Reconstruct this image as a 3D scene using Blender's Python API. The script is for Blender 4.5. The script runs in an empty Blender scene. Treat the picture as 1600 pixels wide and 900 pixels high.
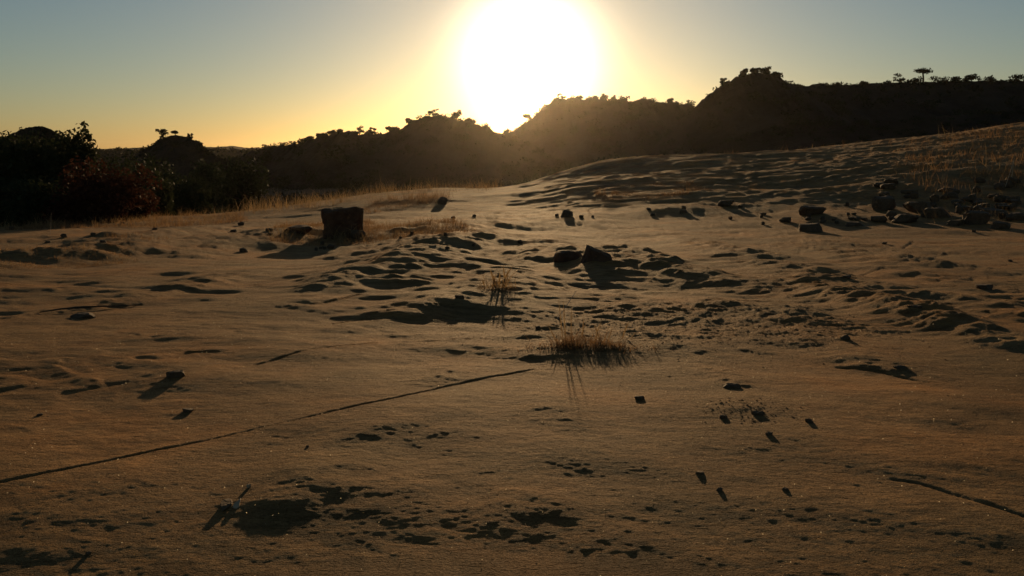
import bpy, math, random
import numpy as np
from mathutils import Vector, Matrix

# ------------------------------------------------------------------ camera, sky, sun, exposure
S = bpy.context.scene
COL = S.collection
F = 1240.0                                    # focal length in photo pixels (1600 wide)
PITCH = math.atan(218 / F)
CAMZ = 1.0
cam = bpy.data.cameras.new('camera'); cam_o = bpy.data.objects.new('camera', cam); COL.objects.link(cam_o)
cam.sensor_width = 36; cam.lens = 36 * F / 1600; cam.clip_start = 0.05; cam.clip_end = 20000
cam_o.location = (0, 0, CAMZ); cam_o.rotation_euler = (math.pi / 2 - PITCH, 0, 0)
S.camera = cam_o

SUN_EL = math.radians(6.2); SUN_AZ = math.radians(1.15)
SUN_DIR = (math.sin(SUN_AZ) * math.cos(SUN_EL), math.cos(SUN_AZ) * math.cos(SUN_EL), math.sin(SUN_EL))
W = bpy.data.worlds.new('World'); S.world = W; W.use_nodes = True
nt = W.node_tree; nt.nodes.clear()
out = nt.nodes.new('ShaderNodeOutputWorld')
sky = nt.nodes.new('ShaderNodeTexSky'); sky.sky_type = 'NISHITA'; sky.sun_disc = False
sky.sun_elevation = SUN_EL; sky.sun_rotation = SUN_AZ
sky.air_density = 1.0; sky.dust_density = 0.42; sky.ozone_density = 2.2; sky.altitude = 0
bg = nt.nodes.new('ShaderNodeBackground'); bg.inputs[1].default_value = 0.058
nt.links.new(sky.outputs[0], bg.inputs[0])
# the sun's lens glare, painted in: a glow centred on the sun's direction in the sky
tc = nt.nodes.new('ShaderNodeTexCoord')
dot = nt.nodes.new('ShaderNodeVectorMath'); dot.operation = 'DOT_PRODUCT'; dot.inputs[1].default_value = SUN_DIR
nt.links.new(tc.outputs['Generated'], dot.inputs[0])
def wm(op, a, b=None, clamp=False):
    n = nt.nodes.new('ShaderNodeMath'); n.operation = op; n.use_clamp = clamp
    for i, v in enumerate((a, b)):
        if v is None: continue
        if isinstance(v, (int, float)): n.inputs[i].default_value = v
        else: nt.links.new(v, n.inputs[i])
    return n.outputs[0]
ang = wm('ARCCOSINE', wm('MINIMUM', dot.outputs['Value'], 0.9999999))
def glow(width, power, strength, col):
    g = wm('MULTIPLY', wm('EXPONENT', wm('MULTIPLY', wm('POWER', wm('DIVIDE', ang, math.radians(width)), power), -1.0)), strength)
    e = nt.nodes.new('ShaderNodeBackground'); e.inputs[0].default_value = (*col, 1); nt.links.new(g, e.inputs[1])
    return e.outputs[0]
sh = bg.outputs[0]
for g in (glow(4.0, 2.4, 2.2, (1.0, 0.88, 0.66)), glow(15.0, 1.3, 0.05, (1.0, 0.72, 0.42))):
    a = nt.nodes.new('ShaderNodeAddShader'); nt.links.new(sh, a.inputs[0]); nt.links.new(g, a.inputs[1]); sh = a.outputs[0]
nt.links.new(sh, out.inputs[0])

sl = bpy.data.lights.new('sun', 'SUN'); sl.energy = 4.0; sl.angle = math.radians(0.8); sl.color = (1.0, 0.66, 0.33)
sun_o = bpy.data.objects.new('sun', sl); COL.objects.link(sun_o)
sun_o.rotation_euler = Vector(SUN_DIR).to_track_quat('Z', 'Y').to_euler()
S.view_settings.view_transform = 'Standard'; S.view_settings.look = 'None'
S.view_settings.exposure = 0.0; S.view_settings.gamma = 1.0; S.view_settings.use_curve_mapping = False
S.cycles.use_denoising = True
S.cycles.max_bounces = 6; S.cycles.diffuse_bounces = 3; S.cycles.glossy_bounces = 2; S.cycles.transmission_bounces = 3
S.cycles.transparent_max_bounces = 4; S.cycles.volume_bounces = 0; S.cycles.caustics_reflective = False; S.cycles.caustics_refractive = False

# ------------------------------------------------------------------ numeric helpers
RNG = np.random.default_rng(11)
def _hash(ix, iy, seed):
    h = (ix.astype(np.int64) * 374761393 + iy.astype(np.int64) * 668265263 + seed * 974634541) & 0xffffffff
    h = ((h ^ (h >> 13)) * 1274126177) & 0xffffffff
    return (((h ^ (h >> 16)) & 0xffffff) / float(0xffffff)) * 2 - 1
def noise(x, y, seed=0):
    x = np.asarray(x, float); y = np.asarray(y, float)
    ix = np.floor(x); iy = np.floor(y); fx = x - ix; fy = y - iy
    u = fx * fx * fx * (fx * (fx * 6 - 15) + 10); v = fy * fy * fy * (fy * (fy * 6 - 15) + 10)
    a = _hash(ix, iy, seed); b = _hash(ix + 1, iy, seed); c = _hash(ix, iy + 1, seed); d = _hash(ix + 1, iy + 1, seed)
    return a + (b - a) * u + (c - a) * v + (a - b - c + d) * u * v
def fbm(x, y, seed=0, octv=4, gain=0.5):
    t = 0; amp = 1; s = 0
    for o in range(octv):
        ca, sa = math.cos(o * 1.1), math.sin(o * 1.1)
        t = t + amp * noise((x * ca - y * sa) * 2 ** o + 13.7 * o, (x * sa + y * ca) * 2 ** o - 7.3 * o, seed + o); s += amp; amp *= gain
    return t / s
def sstep(a, b, x):
    t = np.clip((x - a) / (b - a), 0, 1); return t * t * (3 - 2 * t)
CP, SP = math.cos(PITCH), math.sin(PITCH)
def ray(px, py):                              # direction of a photo pixel, scaled so that y = 1
    a = (px - 800) / F; b = (450 - py) / F
    d = np.array([a, CP + b * SP, -SP + b * CP]); return d / d[1]
def at(px, py, Y):
    d = ray(px, py); return np.array([d[0] * Y, Y, CAMZ + d[2] * Y])

# ------------------------------------------------------------------ the lie of the land
CTRL = []
SLOPE = 0.055                                  # the pavement falls gently away from the viewer
for Y in (0.4, 1.2, 2.4, 4.0, 6.0, 8.5):
    for tx in (-1.6, -0.7, 0, 0.7, 1.6): CTRL.append((tx * (Y + 1.5), Y, -0.05 * max(Y - 2.6, 0) ** 1.1 - 0.008 * max(2.6 - Y, 0)))
rows = {
    12.4: [(-500, 402), (0, 400), (400, 400), (800, 399), (1200, 394), (1600, 388), (2100, 380)],
    17.0: [(-500, 377), (0, 375), (400, 374), (800, 370), (1200, 361), (1600, 351), (2100, 335)],
    22.0: [(-500, 364), (0, 361), (400, 358), (600, 352), (800, 345), (1000, 335), (1200, 325), (1400, 313), (1600, 301), (2100, 275)],
    28.0: [(-500, 356), (0, 352), (200, 346), (400, 341), (600, 326), (800, 319), (900, 306), (1000, 297), (1200, 284), (1400, 264), (1600, 244), (2100, 210)],
    35.2: [(900, 276), (1000, 263), (1100, 255), (1200, 249), (1400, 231), (1600, 206)],
    39.5: [(-500, 355), (0, 349), (200, 340), (400, 329), (600, 301), (700, 294), (790, 294), (900, 264), (960, 250), (1100, 244), (1200, 238), (1400, 219), (1600, 192), (2100, 165)],
    43.5: [(900, 268), (960, 254), (1100, 249), (1200, 243), (1400, 225), (1600, 198)],
    54.0: [(-500, 360), (0, 352), (400, 338), (600, 314), (800, 305), (950, 276), (1200, 260), (1400, 238), (1600, 210), (2100, 190)],
    88.0: [(-500, 330), (0, 326), (400, 316), (800, 302), (1200, 280), (1600, 250), (2100, 245)],
    130.0: [(-500, 298), (0, 296), (400, 291), (800, 284), (1200, 268), (1600, 252), (2100, 250)],
    220.0: [(-500, 280), (0, 280), (400, 278), (800, 275), (1200, 268), (1600, 262), (2100, 260)],
}
for Y, r in rows.items():
    for px, py in r: CTRL.append(tuple(at(px, py, Y)))
CTRL = np.array(CTRL)
def _uv(x, y):
    yc = np.maximum(y, 0.0); return np.clip(x / (yc + 1.5), -1.7, 1.7) * 1.6, np.log(yc + 1.5)
def _tps(r2): return 0.5 * r2 * np.log(r2 + 1e-12)
cu, cv = _uv(CTRL[:, 0], CTRL[:, 1])
_n = len(CTRL)
_A = np.zeros((_n + 3, _n + 3)); _A[:_n, :_n] = _tps((cu[:, None] - cu) ** 2 + (cv[:, None] - cv) ** 2) + np.eye(_n) * 0.002
_A[:_n, _n:] = np.stack([np.ones(_n), cu, cv], 1); _A[_n:, :_n] = _A[:_n, _n:].T
# heights are fitted as angles seen from the camera beyond 6 m so that far points do not swamp near ones
_wgt = 1.0 / (CTRL[:, 1] + 3.0)
_sol = np.linalg.solve(_A, np.r_[CTRL[:, 2] * _wgt, 0, 0, 0])
FARZ = -9.0
def macro(x, y):
    x = np.atleast_1d(np.asarray(x, float)); y = np.atleast_1d(np.asarray(y, float)); res = np.empty(x.shape)
    xf, yf, rf = x.ravel(), y.ravel(), res.ravel()
    for i in range(0, len(xf), 60000):
        u, v = _uv(xf[i:i + 60000], yf[i:i + 60000])
        k = _tps((u[:, None] - cu) ** 2 + (v[:, None] - cv) ** 2)
        yy = np.maximum(yf[i:i + 60000], 0)
        z = (k @ _sol[:_n] + _sol[_n] + _sol[_n + 1] * u + _sol[_n + 2] * v) * (yy + 3.0)
        dist = np.hypot(xf[i:i + 60000], yy)
        t = sstep(150, 300, dist)
        rf[i:i + 60000] = np.clip(z, -12, 6) * (1 - t) + FARZ * t
    return rf.reshape(x.shape)
def hit(px, py, fn=macro, y0=0.8, y1=200.0):  # where the sight line of a photo pixel meets the land
    d = ray(px, py); Y = np.geomspace(y0, y1, 1500)
    g = fn(d[0] * Y, Y); z = CAMZ + d[2] * Y
    k = np.argmax(z < g) if (z < g).any() else len(Y) - 1
    return np.array([d[0] * Y[k], Y[k], g[k]])

# ledges and hollows of the rock pavement: (x, crest y, lower end of its shade y, half width, tilt) in photo pixels
LEDGES = [
    (700, 666, 694, 62, 0), (872, 656, 688, 42, 0.08), (838, 649, 661, 32, 0), (515, 738, 812, 75, -0.25), (455, 798, 828, 45, 0),
    (625, 762, 798, 55, 0.1), (728, 748, 778, 50, 0.1), (590, 826, 858, 55, 0), (735, 822, 856, 75, 0.1), (845, 790, 832, 50, 0.15),
    (960, 848, 882, 70, 0), (870, 722, 746, 55, 0.2), (205, 756, 792, 62, -0.2), (190, 820, 838, 70, 0), (640, 668, 682, 60, -0.3),
    (545, 692, 702, 40, -0.3), (1010, 735, 752, 70, 0.05), (60, 868, 890, 60, 0), (380, 700, 716, 60, -0.1),
    (640, 424, 470, 125, 0.02), (790, 452, 476, 95, 0.02), (540, 447, 462, 45, -0.25), (700, 480, 496, 80, -0.2), (600, 500, 512, 70, -0.2),
    (690, 594, 610, 35, -0.25), (820, 410, 424, 50, 0.1), (740, 395, 410, 48, -0.1), (660, 398, 414, 45, 0), (880, 405, 416, 60, 0.05),
    (1010, 422, 444, 62, 0.15), (1065, 432, 450, 50, 0.15), (945, 428, 446, 45, 0), (900, 416, 428, 40, 0), (1150, 397, 412, 50, 0.15),
    (860, 356, 368, 55, 0), (935, 354, 364, 42, 0.05), (770, 358, 370, 45, 0), (700, 366, 378, 52, 0), (980, 405, 416, 40, 0.1),
    (760, 385, 396, 50, 0), (850, 388, 398, 50, 0), (620, 388, 396, 40, 0), (560, 400, 408, 50, -0.1),
    (1345, 452, 486, 75, 0.15), (1400, 486, 528, 60, 0.2), (1485, 515, 552, 65, 0.2), (1565, 534, 570, 55, 0.1), (1385, 408, 424, 55, 0),
    (1290, 380, 390, 80, 0.05), (1510, 420, 430, 45, 0.15), (1370, 568, 594, 65, 0.2), (1455, 432, 442, 70, 0.08), (1250, 460, 474, 60, 0.1),
    (1180, 450, 460, 50, 0), (1590, 490, 505, 50, 0), (1270, 430, 437, 40, 0),
    (925, 546, 566, 105, 0.03), (845, 556, 574, 55, 0.05), (1055, 543, 558, 60, 0), (1085, 575, 588, 60, 0), (1120, 515, 528, 60, 0),
    (1000, 500, 512, 60, 0), (1220, 500, 512, 60, 0.05), (1160, 545, 556, 50, 0), (1270, 525, 538, 60, 0.05), (1120, 480, 490, 60, 0),
    (285, 452, 466, 48, -0.04), (110, 481, 492, 50, -0.1), (185, 476, 486, 40, -0.1), (60, 410, 430, 85, -0.04), (160, 404, 420, 70, -0.08),
    (280, 400, 410, 70, -0.04), (390, 384, 396, 85, 0), (205, 376, 390, 65, 0), (60, 376, 384, 70, 0), (500, 372, 388, 110, 0), (640, 372, 384, 80, 0),
    (480, 476, 486, 55, -0.2), (1145, 597, 612, 22, 0), (1190, 640, 656, 36, 0.05), (1135, 645, 658, 25, 0),
    (1060, 330, 338, 60, 0), (1330, 343, 352, 60, 0), (1300, 345, 352, 50, 0), (950, 340, 344, 40, 0),
    (1450, 660, 672, 70, 0.1), (1370, 735, 750, 60, 0.15), (1530, 640, 652, 60, 0.1), (1240, 690, 706, 60, 0),
]
LG = []
for (px, yt, yb, hw, tilt) in LEDGES:
    a = hit(px, yt); b = hit(px, yb); L = max(a[1] - b[1], 0.02)
    LG.append((a[0], a[1], hw / F * a[1] * (1.35 if yt > 590 else 1.05), L, L * (0.070 if yt > 590 else 0.060), -tilt * a[1] / (1 - SLOPE * 0)))
# cracks: polylines in photo pixels, width and depth in metres
CRACKS = []
for pts, w, dep in [
    ([(-20, 772), (120, 738), (250, 706), (370, 680), (450, 664), (560, 642), (650, 622), (700, 607), (760, 592), (835, 578)], 0.007, 0.0075),
    ([(1395, 757), (1440, 765), (1490, 780), (1550, 800), (1610, 820)], 0.008, 0.006),
    ([(1320, 436), (1390, 420), (1440, 406), (1480, 395)], 0.02, 0.014), ([(1410, 388), (1430, 378)], 0.03, 0.02),
    ([(1250, 390), (1320, 394), (1390, 397)], 0.03, 0.02), ([(60, 492), (140, 484), (220, 478)], 0.012, 0.012),
    ([(450, 484), (510, 478), (560, 468)], 0.014, 0.012), ([(520, 505), (600, 493), (690, 485)], 0.012, 0.012),
    ([(400, 570), (500, 548), (600, 535), (720, 530), (820, 532)], 0.008, 0.008), ([(925, 340), (920, 330), (940, 322)], 0.05, 0.03),
    ([(1200, 415), (1260, 424), (1300, 424)], 0.014, 0.012), ([(1310, 572), (1380, 580), (1450, 596)], 0.012, 0.01),
]: CRACKS.append((np.array([hit(*p)[:2] for p in pts]), w, dep))
PATCH = hit(1080, 508)                          # the gritty sand patch round the big tuft
def detail(x, y):
    r = np.hypot(x, y); z = np.zeros_like(x)
    # fractal rock relief, stretched along the bedding; each octave fades where the sheet's rows grow too coarse to carry it
    dr = np.maximum(r * r * 0.00078, 0.003)
    rgh = 0.62 + 0.75 * sstep(-0.35, 0.55, noise(x * 0.45, y * 0.38, 33)) + 0.5 * np.exp(-((x - 0.4) / 3.5) ** 2 - ((y - 10.5) / 3.5) ** 2)
    for o, lam_ in enumerate((1.6, 0.85, 0.44, 0.23, 0.12, 0.062, 0.032, 0.017)):
        w = sstep(1.3, 2.4, lam_ / dr) * (1 - sstep(30, 50, r))
        if not (w > 0).any(): continue
        k = w > 0; ca, sa = math.cos(0.25 * math.sin(o * 1.7) + 0.2), math.sin(0.25 * math.sin(o * 1.7) + 0.2)
        xx, yy = x[k], y[k]
        z[k] += w[k] * rgh[k] * lam_ * (0.014, 0.024, 0.025, 0.019, 0.016, 0.020, 0.034, 0.052)[o] * noise((xx * ca - yy * sa + 0.25 * lam_ * noise(xx / lam_ * 0.6, yy / lam_ * 0.6, 61 + o)) / lam_ * (0.55, 0.55, 0.55, 0.6, 0.65, 0.7, 0.8, 0.9)[o] + 5.1 * o, (xx * sa + yy * ca + 0.35 * lam_ * noise(xx / lam_ * 0.5, yy / lam_ * 0.7, 71 + o)) / lam_ * 1.3, 41 + o) * (1 + (-0.2, -0.25, 0.1, 1.2, 1.7, 1.2, 0.5, 0.5)[o] * sstep(3.5, 8, r[k]))
    z += 0.016 * fbm(x * 1.1 + 0.5 * y, y * 3.0, 43, 4, 0.6) * sstep(6, 10, r) * (1 - sstep(22, 32, r))
    # thin broken laminae: small scarps facing every way
    n = fbm(x * 0.55 + 0.12 * y, y * 0.9, 57, 5, 0.55) * 4.5
    st = np.floor(n) + sstep(0.72, 1.0, n - np.floor(n))
    lam = sstep(0.0, 0.45, fbm(x * 0.35, y * 0.3, 63, 2) + 0.55 * np.exp(-((x - 0.6) / 4.0) ** 2 - ((y - 11.0) / 3.2) ** 2) + 0.4 * np.exp(-((x - 3.4) / 2.2) ** 2 - ((y - 6.6) / 1.4) ** 2))
    z += (st - n) * 0.016 * lam * (1 - sstep(22, 40, r))
    # far rock swells
    z += 0.14 * fbm(x * 0.12, y * 0.2, 71, 4, 0.55) * sstep(18, 30, r) * (1 - sstep(90, 200, r))
    z += 0.05 * fbm(x * 0.5, y * 1.3, 77, 4, 0.6) * sstep(20, 30, r) * (1 - sstep(60, 85, r))
    z += 0.11 * (1 - np.abs(fbm(x * 0.22 + 0.12 * y, y * 0.5, 75, 3))) * sstep(20, 30, r) * (1 - sstep(60, 85, r)) * sstep(0.0, 3.0, x)
    n2 = fbm(x * 0.10 + 0.05 * y, y * 0.42, 73, 5, 0.52) * 5
    z += (np.floor(n2) + sstep(0.65, 1.0, n2 - np.floor(n2)) - n2) * 0.10 * sstep(19, 26, r) * (1 - sstep(58, 76, r)) * sstep(-1.0, 2.5, x)
    z += 1.2 * fbm(x * 0.02, y * 0.02, 79, 4) * sstep(60, 150, r)
    # gritty patch
    d = ((x - PATCH[0]) / 1.35) ** 2 + ((y - PATCH[1] - 0.2) / 0.95) ** 2
    d = d + 0.45 * fbm(x * 2.5, y * 2.5, 83, 3)
    g = 1 - sstep(0.5, 1.15, d)
    z += g * (0.010 + 0.014 * fbm(x * 5, y * 7, 87, 4, 0.6) + 0.003 * noise(x * 45, y * 45, 91))
    for (cx, cy, rx, L, amp, tl) in LG:
        m = (np.abs(x - cx) < rx * 3.0) & (np.abs(y - cy) < max(4 * L, 0.25) + abs(tl) * rx * 3 + 0.05)
        if not m.any(): continue
        xx = x[m]; yy = y[m]
        q = 1.0 / rx; wob = min(0.55 * L, 0.9 * rx) * fbm(xx * q * 1.3 + cx * 3, yy * q * 1.6, 97, 4, 0.55)
        near = cy < 3.4; t = (yy - cy - tl * (xx - cx) - wob * (0.5 if near else 1))
        prof = np.where(t > 0, np.exp(-(t / (2.2 * L + 0.02)) ** 2), np.exp(-(t / ((0.8 if near else 0.6) * L)) ** 2))
        z[m] += amp * prof * np.exp(-np.abs((xx - cx) / rx) ** 2.6) * (0.9 + (0.16 if near else 0.5) * fbm(xx * q * 1.5, yy * q * 2.2, 101, 4, 0.55))
    for pl, w, dep in CRACKS:
        bb = pl.min(0) - 0.3; tt = pl.max(0) + 0.3
        m = (x > bb[0]) & (x < tt[0]) & (y > bb[1]) & (y < tt[1])
        if not m.any(): continue
        xx = x[m]; yy = y[m] + 0.010 * noise(x[m] * 3, y[m] * 3, 107) + 0.005 * noise(x[m] * 14, y[m] * 14, 108)
        best = np.full(xx.shape, 9.0); side = np.zeros(xx.shape)
        for a, b in zip(pl[:-1], pl[1:]):
            ab = b - a; t = np.clip(((xx - a[0]) * ab[0] + (yy - a[1]) * ab[1]) / (ab @ ab), 0, 1)
            dx = xx - a[0] - t * ab[0]; dy = yy - a[1] - t * ab[1]; dd = np.hypot(dx, dy)
            q = dd < best; best = np.where(q, dd, best); side = np.where(q, np.sign(dy), side)
        ww = w * (1.0 + 0.5 * noise(xx * 6, yy * 6, 109)); dep = dep * (0.75 + 0.5 * noise(xx * 2.5, yy * 2.5, 110))
        z[m] += -dep * np.exp(-(best / ww) ** 2) + np.where(side > 0, 1, 0.15) * dep * 0.35 * np.exp(-(best / (ww * 5)) ** 2)
    return z
def land(x, y):
    x = np.atleast_1d(np.asarray(x, float)); y = np.atleast_1d(np.asarray(y, float)); return macro(x, y) + detail(x, y)
def spot(px, py): return hit(px, py, land)
def zat(x, y): return float(land(np.array([x]), np.array([y]))[0])

# ------------------------------------------------------------------ materials
def new_mat(name):
    m = bpy.data.materials.new(name); m.use_nodes = True; n = m.node_tree; n.nodes.clear()
    o = n.nodes.new('ShaderNodeOutputMaterial'); return m, n, o
def nn(n, t, **kw):
    x = n.nodes.new(t)
    for k, v in kw.items(): setattr(x, k, v)
    return x
def ramp(n, fac, stops):
    r = nn(n, 'ShaderNodeValToRGB'); e = r.color_ramp.elements
    while len(e) < len(stops): e.new(0.5)
    for i, (p, c) in enumerate(stops): e[i].position = p; e[i].color = (*c, 1)
    n.links.new(fac, r.inputs[0]); return r.outputs[0]
def tex(n, co, scale, detail=6, rough=0.6, kind='ShaderNodeTexNoise', stretch=None):
    v = co
    if stretch:
        mp = nn(n, 'ShaderNodeMapping'); mp.inputs['Scale'].default_value = stretch; n.links.new(co, mp.inputs[0]); v = mp.outputs[0]
    t = nn(n, kind); n.links.new(v, t.inputs['Vector']); t.inputs['Scale'].default_value = scale
    if kind == 'ShaderNodeTexNoise': t.inputs['Detail'].default_value = detail; t.inputs['Roughness'].default_value = rough
    return t.outputs[0]
def rock_mat(name, stops, sc, bumps, rough=0.85, spec=0.3, mottling=None, far=None):
    m, n, o = new_mat(name); co = nn(n, 'ShaderNodeTexCoord').outputs['Object']
    p = nn(n, 'ShaderNodeBsdfPrincipled'); p.inputs['Roughness'].default_value = rough; p.inputs['Specular IOR Level'].default_value = spec
    c = ramp(n, tex(n, co, sc, 8, 0.65), stops)
    if mottling:
        mx = nn(n, 'ShaderNodeMix', data_type='RGBA', blend_type='MULTIPLY'); mx.inputs[0].default_value = 1
        n.links.new(c, mx.inputs[6]); n.links.new(ramp(n, tex(n, co, mottling, 6, 0.72, stretch=(0.4, 1.5, 1)), [(0.3, (0.5, 0.48, 0.46)), (0.7, (1.3, 1.28, 1.25))]), mx.inputs[7]); c = mx.outputs[2]
    if far:                                    # iron-stained patches
        st = nn(n, 'ShaderNodeMix', data_type='RGBA', blend_type='MULTIPLY'); st.inputs[0].default_value = 1; n.links.new(c, st.inputs[6])
        n.links.new(ramp(n, tex(n, co, 0.9, 5, 0.62), [(0.36, (0.82, 0.92, 1.0)), (0.52, (1, 1, 1)), (0.68, (1.3, 1.08, 0.82))]), st.inputs[7]); c = st.outputs[2]
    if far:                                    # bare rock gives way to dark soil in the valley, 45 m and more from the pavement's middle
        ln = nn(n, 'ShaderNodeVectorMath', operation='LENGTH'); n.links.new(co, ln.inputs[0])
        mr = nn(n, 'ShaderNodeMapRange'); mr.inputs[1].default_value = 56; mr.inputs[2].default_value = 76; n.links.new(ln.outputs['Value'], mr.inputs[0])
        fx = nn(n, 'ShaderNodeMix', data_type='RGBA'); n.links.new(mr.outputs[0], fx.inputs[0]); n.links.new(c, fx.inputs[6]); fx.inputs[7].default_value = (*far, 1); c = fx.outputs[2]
    n.links.new(c, p.inputs['Base Color'])
    nrm = None
    for s, dist, st in bumps:
        b = nn(n, 'ShaderNodeBump'); b.inputs['Distance'].default_value = dist; b.inputs['Strength'].default_value = 1
        n.links.new(tex(n, co, s, 3, 0.6, stretch=st), b.inputs['Height'])
        if nrm: n.links.new(nrm, b.inputs['Normal'])
        nrm = b.outputs[0]
    p.inputs['Specular Tint'].default_value = (1.0, 0.72, 0.42, 1)
    if nrm: n.links.new(nrm, p.inputs['Normal'])
    n.links.new(p.outputs[0], o.inputs[0]); return m
def leaf_mat(name, stops, trans=0.35, sc=3.0):
    m, n, o = new_mat(name); co = nn(n, 'ShaderNodeTexCoord').outputs['Object']
    c = ramp(n, tex(n, co, sc, 5, 0.7), stops)
    d = nn(n, 'ShaderNodeBsdfPrincipled'); d.inputs['Roughness'].default_value = 0.7; d.inputs['Specular IOR Level'].default_value = 0.02
    t = nn(n, 'ShaderNodeBsdfTranslucent'); mx = nn(n, 'ShaderNodeMixShader'); mx.inputs[0].default_value = trans
    n.links.new(c, d.inputs['Base Color']); n.links.new(c, t.inputs[0])
    n.links.new(d.outputs[0], mx.inputs[1]); n.links.new(t.outputs[0], mx.inputs[2]); n.links.new(mx.outputs[0], o.inputs[0]); return m
M = {}
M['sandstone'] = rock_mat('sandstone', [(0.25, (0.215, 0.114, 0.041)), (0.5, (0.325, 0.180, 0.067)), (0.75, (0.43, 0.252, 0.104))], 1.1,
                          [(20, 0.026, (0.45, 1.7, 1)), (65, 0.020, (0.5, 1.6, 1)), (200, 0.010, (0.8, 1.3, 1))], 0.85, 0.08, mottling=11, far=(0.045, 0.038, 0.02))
M['boulder'] = rock_mat('boulder', [(0.3, (0.055, 0.03, 0.018)), (0.7, (0.13, 0.07, 0.038))], 6, [(14, 0.02, None), (60, 0.006, None)], 0.9, 0.2)
M['stone'] = rock_mat('stone', [(0.3, (0.06, 0.038, 0.022)), (0.7, (0.14, 0.088, 0.05))], 14, [(40, 0.006, None), (120, 0.002, None)], 0.85, 0.25)
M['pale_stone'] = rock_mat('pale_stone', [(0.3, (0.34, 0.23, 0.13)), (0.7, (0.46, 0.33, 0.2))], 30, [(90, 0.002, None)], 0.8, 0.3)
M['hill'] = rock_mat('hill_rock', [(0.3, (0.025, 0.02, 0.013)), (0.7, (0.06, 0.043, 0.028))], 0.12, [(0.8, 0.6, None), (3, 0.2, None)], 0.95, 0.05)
M['leaf'] = leaf_mat('dark_leaf', [(0.3, (0.022, 0.028, 0.012)), (0.7, (0.055, 0.06, 0.025))], 0.18)
M['red_leaf'] = leaf_mat('russet_leaf', [(0.3, (0.035, 0.016, 0.009)), (0.7, (0.09, 0.038, 0.02))], 0.25)
M['far_leaf'] = leaf_mat('scrub_leaf', [(0.3, (0.022, 0.022, 0.010)), (0.7, (0.05, 0.046, 0.022))], 0.06, 0.5)
M['straw'] = leaf_mat('straw', [(0.3, (0.20, 0.12, 0.05)), (0.7, (0.40, 0.27, 0.13))], 0.36, 9)
M['brown_straw'] = leaf_mat('brown_straw', [(0.3, (0.15, 0.078, 0.034)), (0.7, (0.32, 0.19, 0.085))], 0.42, 5)
M['bark'] = rock_mat('bark', [(0.3, (0.04, 0.03, 0.02)), (0.7, (0.09, 0.065, 0.045))], 9, [(30, 0.01, (1, 1, 0.2))], 0.9, 0.1)
M['pale_twig'] = rock_mat('pale_twig', [(0.3, (0.40, 0.30, 0.2)), (0.7, (0.55, 0.45, 0.32))], 20, [], 0.7, 0.3)
M['grit'] = leaf_mat('quartz_grit', [(0.3, (0.24, 0.14, 0.06)), (0.7, (0.42, 0.27, 0.13))], 0.4, 60)
M['mica'] = leaf_mat('mica', [(0.3, (0.8, 0.66, 0.45)), (0.7, (0.9, 0.8, 0.6))], 0.85, 50)

# ------------------------------------------------------------------ mesh helpers
def mesh_np(name, V, Fq, mat, smooth=False):
    V = np.asarray(V, np.float32); Fq = np.asarray(Fq, np.int32); k = Fq.shape[1]
    me = bpy.data.meshes.new(name); me.vertices.add(len(V)); me.vertices.foreach_set('co', V.ravel())
    me.loops.add(Fq.size); me.loops.foreach_set('vertex_index', Fq.ravel())
    me.polygons.add(len(Fq)); me.polygons.foreach_set('loop_start', np.arange(0, Fq.size, k, dtype=np.int32))
    me.polygons.foreach_set('use_smooth', np.full(len(Fq), smooth)); me.update(calc_edges=True); me.validate()
    me.materials.append(mat); return me
def link(name, me, parent=None, loc=None, label=None, cat=None, group=None, kind=None):
    o = bpy.data.objects.new(name, me); COL.objects.link(o)
    if loc is not None: o.location = loc
    if parent: o.parent = parent
    for k, v in (('label', label), ('category', cat), ('group', group), ('kind', kind)):
        if v: o[k] = v
    return o
def rot_z(a): return np.array([[math.cos(a), -math.sin(a), 0], [math.sin(a), math.cos(a), 0], [0, 0, 1]])

# ------------------------------------------------------------------ the ground: one sheet to the horizon
def build_ground():
    A = np.radians(np.concatenate([np.linspace(-180, -62, 40, endpoint=False), np.linspace(-62, -34, 60, endpoint=False),
                                   np.linspace(-34, 34, 840), np.linspace(34, 62, 61)[1:], np.linspace(62, 180, 41)[1:-1]]))
    # rows follow what a level plane would show, then open out towards the horizon
    ph = np.radians(np.concatenate([np.linspace(62, 31, 45, endpoint=False), np.linspace(31, 16, 350, endpoint=False), np.linspace(16, 5.6, 230, endpoint=False)]))
    R = np.concatenate([[0.002, 0.2], CAMZ / (np.tan(ph) - SLOPE), np.linspace(23.5, 62, 175), np.geomspace(63, 4200, 75)])
    X = np.sin(A)[None, :] * R[:, None]; Yv = np.cos(A)[None, :] * R[:, None]
    Z = land(X, Yv)
    nr, nc = X.shape
    V = np.stack([X, Yv, Z], -1).reshape(-1, 3)
    i = np.arange(nr - 1)[:, None]; j = np.arange(nc)[None, :]; j2 = (j + 1) % nc
    Q = np.stack([i * nc + j, i * nc + j2, (i + 1) * nc + j2, (i + 1) * nc + j], -1).reshape(-1, 4)
    Q = Q[:, ::-1]
    me = mesh_np('ground', V, Q, M['sandstone'], True)
    return link('rock_ground', me, kind='structure', label='pale brown sandstone pavement running out to the horizon')
ground = build_ground()

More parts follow.
